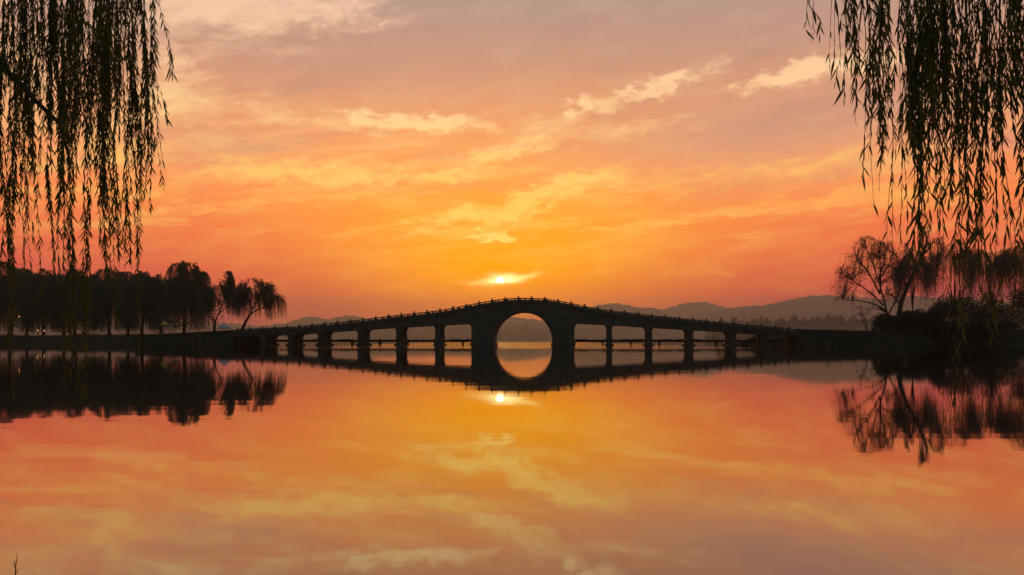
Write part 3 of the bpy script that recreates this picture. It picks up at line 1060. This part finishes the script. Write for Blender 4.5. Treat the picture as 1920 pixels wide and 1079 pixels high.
for i, (px, row, y, top, w, lab) in enumerate([
        (1712, 612, 172, 470, 70, 'slender willow with see-through hanging twigs just beyond the thick leaning willow'),
        (1790, 612, 178, 456, 120, 'sparse willow with hanging twigs behind the tallest rounded shrub'),
        (1858, 612, 182, 462, 120, 'sparse willow in the back row between two sparse willows'),
        (1925, 612, 180, 450, 130, 'sparse willow standing at the end of the shrub-covered bank')]):
    g = at(px, row, y)
    g[2] = 2.6
    Hh = at(px, top, y)[2] - g[2]
    hw = w / 2
    tree('willow_tree', lab, 'tree', G2, g, Hh, w / F * y, 620 + i, strand=.46, n_strand=900, leaf=(.34, .065), gap=.40, twig_r=.017,
         trunk_r=.17 if w < 80 else .24, mat=LEAF_DRY, bare_low=.28, n_sub=80, domes=dome_list(g, y, [(px, top, hw * .6, 40), (px - hw * .45, top + 14, hw * .6, 44), (px + hw * .5, top + 10, hw * .6, 44)]))
bC, lC = px_limbs(1625, 622, 150, [
    [(1626, 624), (1625, 612), (1623, 606)], [(1623, 606), (1616, 594), (1606, 588)], [(1623, 606), (1624, 592), (1630, 580)],
    [(1623, 606), (1634, 596), (1642, 592)], [(1620, 600), (1612, 586), (1612, 576)], [(1626, 616), (1618, 606), (1608, 600)]], 12, .3)
tree('young_tree', 'small bare young tree by itself where the bridge wall reaches the bank', 'tree', None, bC, 5.0, 4.5, 640, limbs=lC, strand=.10, n_strand=240,
     leaf=(.16, .045), gap=.22, twig_r=.010, trunk_r=.10, fit=False, sub_n=7, sub2_n=5, mat=LEAF_DRY, bare_low=.25, up=.4, droop=.2, spread=1.2)


# ---- shrubs
def shrub(label, px, top, wpx, y, seed, n=5200, group='dark shrubs on the bank', name='shrub', cat='shrub', z0=2.6, leaf=(.34, .20), depth=None, mat=None, lobes=16, low=0.0):
    r = np.random.default_rng(seed)
    g = at(px, HZ, y)
    g[2] = z0
    H = at(px, top, y)[2] - z0
    W = wpx / F * y
    root = thing(name, g, label, cat, group)
    P, A = [], []
    for k in range(lobes):
        a = r.uniform(0, 2 * math.pi)
        rr = math.sqrt(r.random()) * .36
        cz = r.uniform(.30 + low, .78) * (1 - rr * .6) if not low else .62 + .28 * r.uniform(-1, 1) * math.sqrt(max(0, 1 - (rr / .40) ** 2))
        c = np.array([math.cos(a) * rr * W, math.sin(a) * rr * (depth or W), cz * H])
        rad = np.array([W * r.uniform(.13, .22), (depth or W) * .18, H * r.uniform(.14, .22)])
        m_ = n // lobes
        d = r.normal(size=(m_, 3))
        d /= np.linalg.norm(d, axis=1)[:, None]
        P.append(c + d * rad * (r.random((m_, 1)) ** .35 + r.normal(size=(m_, 1)) * .07))
        A.append(d + r.normal(size=(m_, 3)) * .8)
    # skirt down to the ground
    if low == 0:
        m_ = n // 3
        a = r.uniform(0, 2 * math.pi, m_)
        q = np.sqrt(r.random(m_)) * .48
        P.append(np.stack([np.cos(a) * q * W, np.sin(a) * q * (depth or W), r.random(m_) ** 1.4 * H * .55], 1))
        A.append(r.normal(size=(m_, 3)))
    P, A = np.concatenate(P), np.concatenate(A)
    P[:, 2] = np.maximum(P[:, 2], .05)
    P[:, 2] *= H / np.percentile(P[:, 2], 99.5)
    v, f = leaf_quads(P, A, leaf[0], leaf[1], r)
    link('crown', quick_mesh('crown', v, f), mat or LEAF_DARK, root)
    st = []
    for k in range(7 if low == 0 else 4):
        e = np.array([r.normal() * W * .16, r.normal() * W * .12, H * r.uniform(.5, .75)])
        st.append((bez(np.array([r.normal() * .15, r.normal() * .15, -.6]), np.array([0, 0, H * .35]), e, 6), np.linspace(.04 * H ** .5, .015, 6)))
    if low:
        st.append((np.array([[0, 0, -.6], [0, 0, H * .3], [r.normal() * .1, 0, H * .7]]), np.array([.028, .022, .01]) * H))
    link('trunk' if low else 'stems', tubes_mesh('stems', st, 5), BARK, root)
    return root


for i, (px, top, w, y, lab) in enumerate([
        (1664, 590, 56, 153, 'small rounded dark shrub at the foot of the fan-shaped willow'),
        (1703, 584, 74, 157, 'dark shrub wrapped round the foot of the thick leaning willow'),
        (1748, 572, 84, 159, 'medium dark shrub between the thick leaning willow and the tallest rounded shrub'),
        (1800, 550, 118, 163, 'tallest rounded dark shrub on the bank of sparse willows'),
        (1862, 548, 110, 166, 'broad dark shrub next after the tallest rounded shrub'),
        (1925, 540, 120, 168, 'broad dark shrub at the end of the shrub-covered bank'),
        (1775, 604, 90, 154, 'low spreading shrub by the water below the tallest rounded shrub'),
        (1860, 602, 120, 157, 'low spreading shrub by the water below the broad dark shrub')]):
    shrub(lab, px, top, w, y, 700 + i, depth=7.0)

# far wood line, seen one by one against the hill
far_trees = [(1353, 597, 11), (1375, 596, 12), (1415, 598, 9), (1434, 594, 13), (1457, 601, 10), (1467, 597, 10), (1486, 592, 17), (1507, 597, 11),
             (1526, 595, 16), (1537, 596, 14), (1554, 589, 22), (1578, 591, 15), (1596, 592, 18), (1614, 597, 15), (1640, 594, 20), (1720, 590, 24), (1668, 596, 18)]
for i, (px, top, w) in enumerate(far_trees):
    shrub('far hazy tree of the wood line at the foot of the hills', px, top, w * 1.75, 2040 + (i * 37) % 60, 760 + i, n=1500, group='far trees of the wood line', name='far_tree',
          cat='tree', z0=1.0, leaf=(4.2, 2.4), lobes=9, low=.08, mat=LEAF_FAR)

# ------------------------------------------------------------------ parasols, tent and lamps under the willows
YEL = rough_mat('yellow_canvas', (0.62, 0.55, 0.06, 1), (0.72, 0.62, 0.10, 1), 3, .7, 0)
GREY = rough_mat('grey_canvas', (0.42, 0.45, 0.47, 1), (0.52, 0.54, 0.55, 1), 3, .7, 0)
IRON = rough_mat('dark_iron', (0.03, 0.03, 0.03, 1), (0.05, 0.05, 0.05, 1), 5, .5, 0)


def parasol(name, label, cat, px, row_eave, row_top, wpx, y, mat, z0):
    g = at(px, HZ, y)
    g[2] = z0
    e, tp, w = at(px, row_eave, y)[2] - z0, at(px, row_top, y)[2] - z0, wpx / F * y / 2
    o = thing(name, g, label, cat)
    n = 8
    v, f = [(0, 0, tp)], []
    for k in range(2 * n):
        a = math.pi * k / n
        rr = w * (1 if k % 2 == 0 else .95)
        v.append((rr * math.cos(a), rr * math.sin(a), e + (0 if k % 2 == 0 else .06)))
    m2 = 2 * n
    for k in range(m2):
        v.append((v[1 + k][0], v[1 + k][1], e - .22))
    for k in range(m2):
        k2 = (k + 1) % m2
        f += [(0, 1 + k, 1 + k2), (1 + k, 1 + m2 + k, 1 + m2 + k2, 1 + k2)]
    link('canopy', MB().add(v, f).mesh('canopy'), mat, o)
    link('pole', MB().tube([(0, 0, -.4), (0, 0, tp * .5), (0, 0, tp + .12)], [.05, .05, .03], 6).mesh('pole'), IRON, o)
    link('base', MB().lathe([(.42, -.05), (.42, .10), (.2, .16), (.08, .2)], 0, 0, 10).mesh('base'), STONE2, o)
    for k in range(n):
        a = 2 * math.pi * k / n
        link('rib', MB().tube([(0, 0, e + (tp - e) * .35), (w * .55 * math.cos(a), w * .55 * math.sin(a), e + (tp - e) * .40)], [.02, .02], 4).mesh('rib'), IRON, o)


parasol('parasol', 'yellow parasol open under the willows', 'parasol', 309, 608.5, 602, 15, 212, YEL, 2.5)
parasol('tent', 'pale grey pointed tent between the forked willow and the leaning willow', 'tent', 421, 615, 606, 25, 186, GREY, 2.7)
parasol('tent', 'small pale grey tent just behind the yellow parasol', 'tent', 328, 613, 607, 16, 216, GREY, 2.5)


def lamp(label, px, row, y, z0, group=None):
    g = at(px, HZ, y)
    g[2] = z0
    hh = at(px, row, y)[2] - z0
    o = thing('garden_lamp', g, label, 'lamp', group)
    link('post', MB().tube([(0, 0, -.4), (0, 0, hh * .5), (0, 0, hh - .16)], [.09, .06, .05], 6).mesh('post'), IRON, o)
    m_, t_, b_ = new_mat('lamp_glass')
    b_.inputs['Base Color'].default_value = (1, .7, .4, 1)
    b_.inputs['Emission Color'].default_value = (1.0, .42, .12, 1)
    b_.inputs['Emission Strength'].default_value = 1.2
    link('globe', MB().lathe([(.05, hh - .18), (.14, hh - .1), (.17, hh), (.14, hh + .12), (.08, hh + .2)], 0, 0, 10).mesh('globe'), m_, o)
    link('cap', MB().lathe([(.26, hh + .17), (.2, hh + .24), (.05, hh + .32)], 0, 0, 8).mesh('cap'), IRON, o)


lamp('glowing orange lamp on a tall post among the dense willows', 36, 594, 226, 2.25)
lamp('low glowing orange lamp, one of a close pair under the dense willows', 71, 620, 222, 2.25, 'pair of low lamps')
lamp('low glowing orange lamp, one of a close pair under the dense willows', 83, 620.5, 222, 2.25, 'pair of low lamps')

# ------------------------------------------------------------------ twig in the shallows near the photographer
tw = at(28, 1045, 4.0)
o = thing('dry_twig', (tw[0], 4.0, 0), 'small dry twig with upright side shoots poking out of the water', 'twig')
link('stem', MB().tube([(0.004, 0, -.06), (0.003, 0, .02), (.004, 0, .07), (.009, 0, .10), (.011, 0, .141)], [.0032, .003, .0024, .0018, .0006], 6).mesh('stem'), BARK, o)
for pts in ([(.003, 0, .055), (-.006, .002, .07), (-.010, .003, .092)], [(.006, 0, .068), (.001, -.002, .08), (-.002, -.003, .104)], [(.003, 0, .03), (.012, .002, .045), (.016, .003, .058)]):
    link('side_shoot', MB().tube(pts, [.0018, .0015, .0006], 5).mesh('side_shoot'), BARK, o)

# ------------------------------------------------------------------ the two near willows that hang into the view
def leaf_template():
    """lanceolate leaf along +Z, folded along the midrib and curved; unit length"""
    prof = [(0, .008), (.10, .036), (.32, .070), (.58, .060), (.82, .030), (1.0, .002)]
    v = []
    for z, w in prof:
        bend = .16 * z * z
        v += [(-w, bend + w * .35, z), (0, bend, z), (w, bend + w * .35, z)]
    f = []
    for i in range(len(prof) - 1):
        a, c = 3 * i, 3 * (i + 1)
        f += [(a, a + 1, c + 1, c), (a + 1, a + 2, c + 2, c + 1)]
    return np.array(v), np.array(f)


LV, LF = leaf_template()
leaf_me = quick_mesh('leaf', LV, LF)
leaf_me.materials.append(LEAF)


def frames(zax, r):
    z = zax / np.linalg.norm(zax, axis=1)[:, None]
    x = np.cross(z, r.normal(size=z.shape))
    x /= np.linalg.norm(x, axis=1)[:, None]
    y = np.cross(z, x)
    return np.stack([x, y, z], 2)       # columns


def near_willow(label, trunk_pts, trunk_r, limbs, strands, seed, leaf_len, spacing):
    """strands: (px_top, px_tip, row_tip, depth, fullness, first_leaf_row) in the photo's terms"""
    r = np.random.default_rng(seed)
    base = np.array(trunk_pts[0], float)
    root = thing('willow_tree', base, label, 'tree', 'willows hanging over the near shore')
    tp = np.array(trunk_pts, float) - base
    d = np.linspace(0, 1, len(tp))
    q = np.linspace(0, 1, 14)
    tp = np.stack([np.interp(q, d, tp[:, c]) for c in range(3)], 1)
    tp[0][2] -= .3
    link('trunk', tubes_mesh('trunk', [(tp, np.linspace(trunk_r * 1.2, trunk_r * .55, 14))], 12), BARK, root, True)
    LP = []
    for pts, r0, r1 in limbs:
        p = np.array(pts, float) - base
        d = np.r_[0, np.cumsum(np.linalg.norm(np.diff(p, axis=0), axis=1))]
        q = np.linspace(0, d[-1], 16)
        p = np.stack([np.interp(q, d, p[:, c]) for c in range(3)], 1)
        for _ in range(2):
            p[1:-1] = (p[:-2] + 2 * p[1:-1] + p[2:]) / 4
        p[1:-1] += r.normal(size=(14, 3)) * .02
        link('limb', tubes_mesh('limb', [(p, np.linspace(r0, r1, 16))], 8), BARK, root, True)
        LP.append(p)
    LP = np.concatenate(LP)
    Lp, Lz, Ll, Ls, Lrow = [], [], [], [], []
    so = []
    for k, (pa, pb, row, y, full, first) in enumerate(strands):
        tip = at(pb, row, y) - base
        top = at(pa, -70, y + r.normal() * .1) - base
        # hang from the nearest limb point above
        dd = np.abs(LP[:, 0] - top[0]) * 1.0 + np.abs(LP[:, 1] - top[1]) * .6 + np.where(LP[:, 2] > top[2] - .1, 0, 4)
        a = LP[np.argmin(dd)]
        n = 26
        t = np.linspace(0, 1, n)[:, None]
        mid = np.array([top[0], top[1], max(top[2], a[2] * .6 + top[2] * .4)])
        up_ = bez(a, mid + np.array([0, 0, .12]), top, 8)[:-1]
        ph = r.uniform(0, 6.28, 3)
        sway = np.stack([np.sin(t[:, 0] * 4.2 + ph[0]) * .048 + np.sin(t[:, 0] * 11 + ph[1]) * .016, np.sin(t[:, 0] * 4 + ph[2]) * .03, t[:, 0] * 0], 1) * np.sin(np.pi * np.minimum(t, .9) / 1.1 + .1)
        down = top + (tip - top) * t + sway
        path = np.vstack([up_, down])
        lines = [(path, np.linspace(.0042, .0009, len(path)))]
        # side twigs that share the strand
        cum = np.r_[0, np.cumsum(np.linalg.norm(np.diff(down, axis=0), axis=1))]
        L = cum[-1]
        sub = [(down, full)]
        for q in range(int(round((4.4 * full + .8 if row > 200 else 1.5)))):
            s0 = r.uniform(.0, .72) * L
            ln = min(r.uniform(.35, .85), max(.12, (L - s0) * r.uniform(.75, 1.02)))
            p0 = np.array([np.interp(s0, cum, down[:, c]) for c in range(3)])
            az = r.uniform(0, 6.28)
            off = np.array([math.cos(az), math.sin(az), 0]) * ln * r.uniform(.02, .10)
            tw = bez(p0, p0 + off + np.array([0, 0, -ln * .35]), p0 + off * 1.25 + np.array([0, 0, -ln]), 10)
            lines.append((tw, np.linspace(.0018, .0007, 10)))
            sub.append((tw, full))
        s_ob = link('hanging_branch', tubes_mesh('hanging_branch', lines, 4), BARK, root)
        so.append(s_ob)
        for path2, fl in sub:
            c2 = np.r_[0, np.cumsum(np.linalg.norm(np.diff(path2, axis=0), axis=1))]
            m_ = int(c2[-1] / spacing * fl)
            if m_ < 2:
                continue
            ss = (np.arange(m_) + r.random(m_) * .9) / m_ * c2[-1]
            P = np.stack([np.interp(ss, c2, path2[:, c]) for c in range(3)], 1)
            P2 = np.stack([np.interp(ss + .02, c2, path2[:, c]) for c in range(3)], 1)
            rowp = HZ - (P[:, 2] + base[2] - CAMH) / (P[:, 1] + base[1]) * F
            keep = (rowp > first) | (r.random(m_) < .12)
            keep &= r.random(m_) < .78 + .30 * np.sin(ss * r.uniform(7, 16) + r.uniform(0, 6.28))
            P, P2, rowp, ss = P[keep], P2[keep], rowp[keep], ss[keep]
            m_ = len(P)
            if m_ == 0:
                continue
            dr = P2 - P + np.array([0, 0, -.006])
            dr /= np.linalg.norm(dr, axis=1)[:, None]
            az = np.arange(m_) * 2.4 + r.normal(size=m_) * .5
            outv = np.stack([np.cos(az), np.sin(az), np.zeros(m_)], 1)
            ang = r.uniform(.08, .62, m_)[:, None]
            z = dr * np.cos(ang) + outv * np.sin(ang)
            z[:, 2] -= .12
            Lp.append(P)
            Lz.append(z)
            Ll.append(leaf_len * r.uniform(.45, 1.25, m_))
            Ls.append(np.full(m_, k))
            Lrow.append(rowp + np.where(c2[-1] - ss < .12, 60, 0))
    P, Z, L, K, RW = np.concatenate(Lp), np.concatenate(Lz), np.concatenate(Ll), np.concatenate(Ls), np.concatenate(Lrow)
    M3 = frames(Z, r)
    # the 300 leaves that show most clearly, out at the free tips, are single objects
    px = 960 + (P[:, 0] + base[0]) / (P[:, 1] + base[1]) * F
    inview = (px > 4) & (px < 1916) & (RW > 0)
    order = np.argsort(-(RW + 14 * L / leaf_len * 3 - 1e6 * (~inview)))
    single = order[:300]
    rest = np.setdiff1d(np.arange(len(P)), single)
    V = P[rest][:, None, :] + np.einsum('nij,vj->nvi', M3[rest], LV) * L[rest][:, None, None]
    nv = len(LV)
    Fc = (LF[None] + (np.arange(len(rest)) * nv)[:, None, None]).reshape(-1, 4)
    fo = link('foliage', quick_mesh('foliage', V.reshape(-1, 3), Fc), LEAF, root, True)
    fo['kind'] = 'stuff'
    from mathutils import Matrix
    for i in single:
        o = link('leaf', leaf_me, None, so[K[i]])
        mm = np.eye(4)
        mm[:3, :3] = M3[i] * L[i]
        mm[:3, 3] = P[i]
        o.matrix_local = Matrix(mm.tolist())
    return root, len(P)


r0 = np.random.default_rng(42)
# ---- left willow: measured strands (px top, px tip, row tip, depth, fullness, first leaf row)
LS = [(8, 12, 655, 6.6, 1.1, -99), (18, 28, 735, 5.9, .9, -99), (30, 20, 690, 7.1, .8, -99), (52, 62, 560, 7.2, .5, -99), (62, 70, 690, 6.8, .45, -99), (38, 48, 500, 7.6, .6, -99),
      (95, 100, 515, 6.5, 1.3, -99), (108, 112, 500, 6.8, 1.0, -99), (112, 122, 720, 6.0, .75, -99), (120, 130, 690, 6.3, .7, -99), (135, 148, 752, 5.7, .9, -99), (146, 158, 742, 5.8, .8, -99),
      (150, 166, 700, 6.2, .8, -99), (130, 140, 600, 7.4, .7, -99), (185, 192, 525, 6.4, 1.2, -99), (196, 205, 505, 6.7, 1.1, -99), (205, 216, 612, 7.2, .8, -99), (215, 225, 560, 6.9, .8, -99),
      (225, 248, 492, 6.5, 1.2, -99), (240, 262, 505, 6.7, 1.0, -99), (236, 255, 675, 7.3, .55, -99), (246, 263, 655, 7.5, .5, -99), (258, 285, 390, 6.5, .9, -99), (268, 272, 372, 6.8, .9, -99),
      (270, 302, 352, 6.6, .6, -99), (278, 318, 145, 6.4, .9, -99), (276, 312, 232, 6.5, .7, -99), (262, 298, 300, 6.9, .7, -99), (282, 300, 190, 7.0, .9, -99), (250, 280, 260, 7.2, .8, -99)]
for k in range(56):      # the thick upper curtain
    x = r0.uniform(-60, 262)
    tip = r0.uniform(150, 330) if x < 190 else r0.uniform(90, 330)
    if r0.random() < .42:
        tip = r0.uniform(300, 500)
    LS.append((x, x + r0.normal() * 9 + 4, tip, r0.uniform(6.2, 8.2), r0.uniform(.5, .9), -99))
for k in range(26):
    x = r0.uniform(-50, 210)
    LS.append((x, x + r0.normal() * 8, r0.uniform(70, 270), r0.uniform(6.4, 8.4), r0.uniform(.6, .95), -99))
for k in range(40):      # the rest of the curtain, towards the trunk
    x = r0.uniform(-420, -40)
    LS.append((x, x + r0.normal() * 9, r0.uniform(180, 640), r0.uniform(6.0, 8.2), r0.uniform(.5, .9), -99))
_, nl = near_willow('near willow with dark limb crossing its curtain, hanging over dense willows and their bank', [(-8.2, 6.6, .30), (-8.3, 6.7, 1.8), (-8.0, 6.8, 3.4), (-7.6, 6.9, 4.8), (-7.2, 7.0, 6.2)], .34, [
    ([(-7.8, 6.85, 4.2), (-6.3, 6.9, 5.0), (-5.0, 6.8, 5.25), (-3.9, 6.7, 5.0), (-3.1, 6.6, 4.75)], .11, .025),
    ([(-7.6, 6.9, 4.7), (-6.2, 7.3, 5.5), (-4.8, 7.5, 5.7), (-3.6, 7.4, 5.35), (-3.0, 7.3, 5.0)], .10, .02),
    ([(-7.9, 6.8, 3.8), (-6.2, 6.9, 4.35), (-5.2, 6.9, 4.10), (-4.62, 6.9, 3.80), (-4.35, 6.9, 3.52), (-4.06, 6.9, 3.20), (-3.98, 6.9, 2.9)], .075, .012),
    ([(-7.5, 6.95, 5.2), (-6.5, 7.8, 5.9), (-5.2, 8.1, 5.9), (-4.0, 8.0, 5.5)], .09, .02),
    ([(-7.4, 6.95, 5.6), (-6.4, 6.2, 5.8), (-5.0, 6.1, 5.6), (-3.7, 6.2, 4.95), (-3.0, 6.3, 4.6)], .09, .02)],
    LS, 901, .082, .0115)
print('left leaves', nl)

# ---- right willow
RS = [(1532, 1530, 68, 4.6, .6, -99), (1562, 1563, 158, 4.5, .6, 95), (1590, 1584, 60, 4.6, .6, -99), (1594, 1598, 165, 4.4, 1.0, -99), (1606, 1604, 190, 4.6, .8, -99), (1618, 1612, 130, 4.5, 1.1, -99),
      (1636, 1640, 190, 4.3, 1.0, -99), (1628, 1622, 235, 4.8, .35, 60), (1655, 1634, 390, 4.5, .22, 330), (1664, 1666, 480, 4.1, .45, 230), (1660, 1650, 300, 4.7, .6, -99),
      (1690, 1694, 470, 4.6, .35, 230), (1706, 1708, 505, 4.3, .75, -99), (1722, 1727, 500, 4.1, .95, -99), (1734, 1742, 470, 4.4, .8, -99), (1748, 1757, 560, 4.5, .55, 100), (1712, 1702, 420, 4.8, .5, -99),
      (1772, 1779, 395, 4.2, .7, -99), (1786, 1783, 520, 4.5, .28, 120), (1800, 1806, 560, 4.2, .6, 100), (1805, 1797, 742, 4.4, .48, 120), (1812, 1803, 700, 4.5, .42, 120),
      (1838, 1842, 470, 4.0, .75, -99), (1846, 1852, 590, 4.3, .6, -99), (1856, 1862, 745, 4.4, .42, 80), (1866, 1872, 700, 4.6, .40, 60), (1884, 1888, 620, 4.2, .5, -99),
      (1902, 1908, 470, 4.1, .8, -99), (1916, 1922, 560, 4.3, .7, -99), (1930, 1934, 620, 4.4, .7, -99), (1826, 1830, 430, 4.6, .6, -99), (1760, 1766, 430, 4.7, .5, -99)]
for k in range(56):
    x = r0.uniform(1655, 1985)
    tip = r0.uniform(140, 300)
    if r0.random() < .35:
        tip = r0.uniform(270, 380)
    RS.append((x, x + r0.normal() * 10 - 2, tip, r0.uniform(4.0, 5.8), r0.uniform(.45, .8), -99))
for k in range(44):
    x = r0.uniform(1960, 2520)
    RS.append((x, x + r0.normal() * 10, r0.uniform(160, 660), r0.uniform(3.8, 5.8), r0.uniform(.45, .8), -99))
_, nr = near_willow('near willow with larger clear-cut leaves, its strands hanging over the shrub-covered bank', [(5.6, 4.4, .30), (5.7, 4.5, 1.6), (5.4, 4.5, 2.8), (5.0, 4.6, 3.9), (4.7, 4.7, 5.0)], .28, [
    ([(5.3, 4.5, 3.2), (4.4, 4.4, 3.9), (3.4, 4.3, 4.15), (2.5, 4.3, 3.95), (1.9, 4.4, 3.75)], .09, .02),
    ([(5.1, 4.6, 3.7), (4.2, 4.8, 4.3), (3.2, 4.9, 4.5), (2.5, 4.9, 4.3), (2.0, 4.9, 4.05)], .085, .02),
    ([(4.9, 4.65, 4.2), (4.2, 5.3, 4.8), (3.4, 5.5, 4.9), (2.7, 5.5, 4.6)], .08, .02),
    ([(4.85, 4.6, 4.4), (4.2, 4.1, 4.5), (3.4, 3.95, 4.3), (2.6, 4.0, 3.8)], .08, .02)],
    RS, 902, .090, .0195)
print('right leaves', nr)

# ------------------------------------------------------------------ evening haze over the lake
hz_m = bpy.data.materials.new('evening_haze')
hz_m.use_nodes = True
ht = hz_m.node_tree
ht.nodes.clear()
pv = ht.nodes.new('ShaderNodeVolumePrincipled')
pv.inputs['Color'].default_value = (0.75, 0.88, 1.0, 1)
pv.inputs['Density'].default_value = HAZE_D
pv.inputs['Anisotropy'].default_value = 0.76
ho = ht.nodes.new('ShaderNodeOutputMaterial')
ht.links.new(pv.outputs[0], ho.inputs['Volume'])
haze = link('haze', MB().box(-7100, 7100, -75, 8500, -2.2, HAZE_TOP).mesh('haze'), hz_m)
tag(haze, kind='stuff')
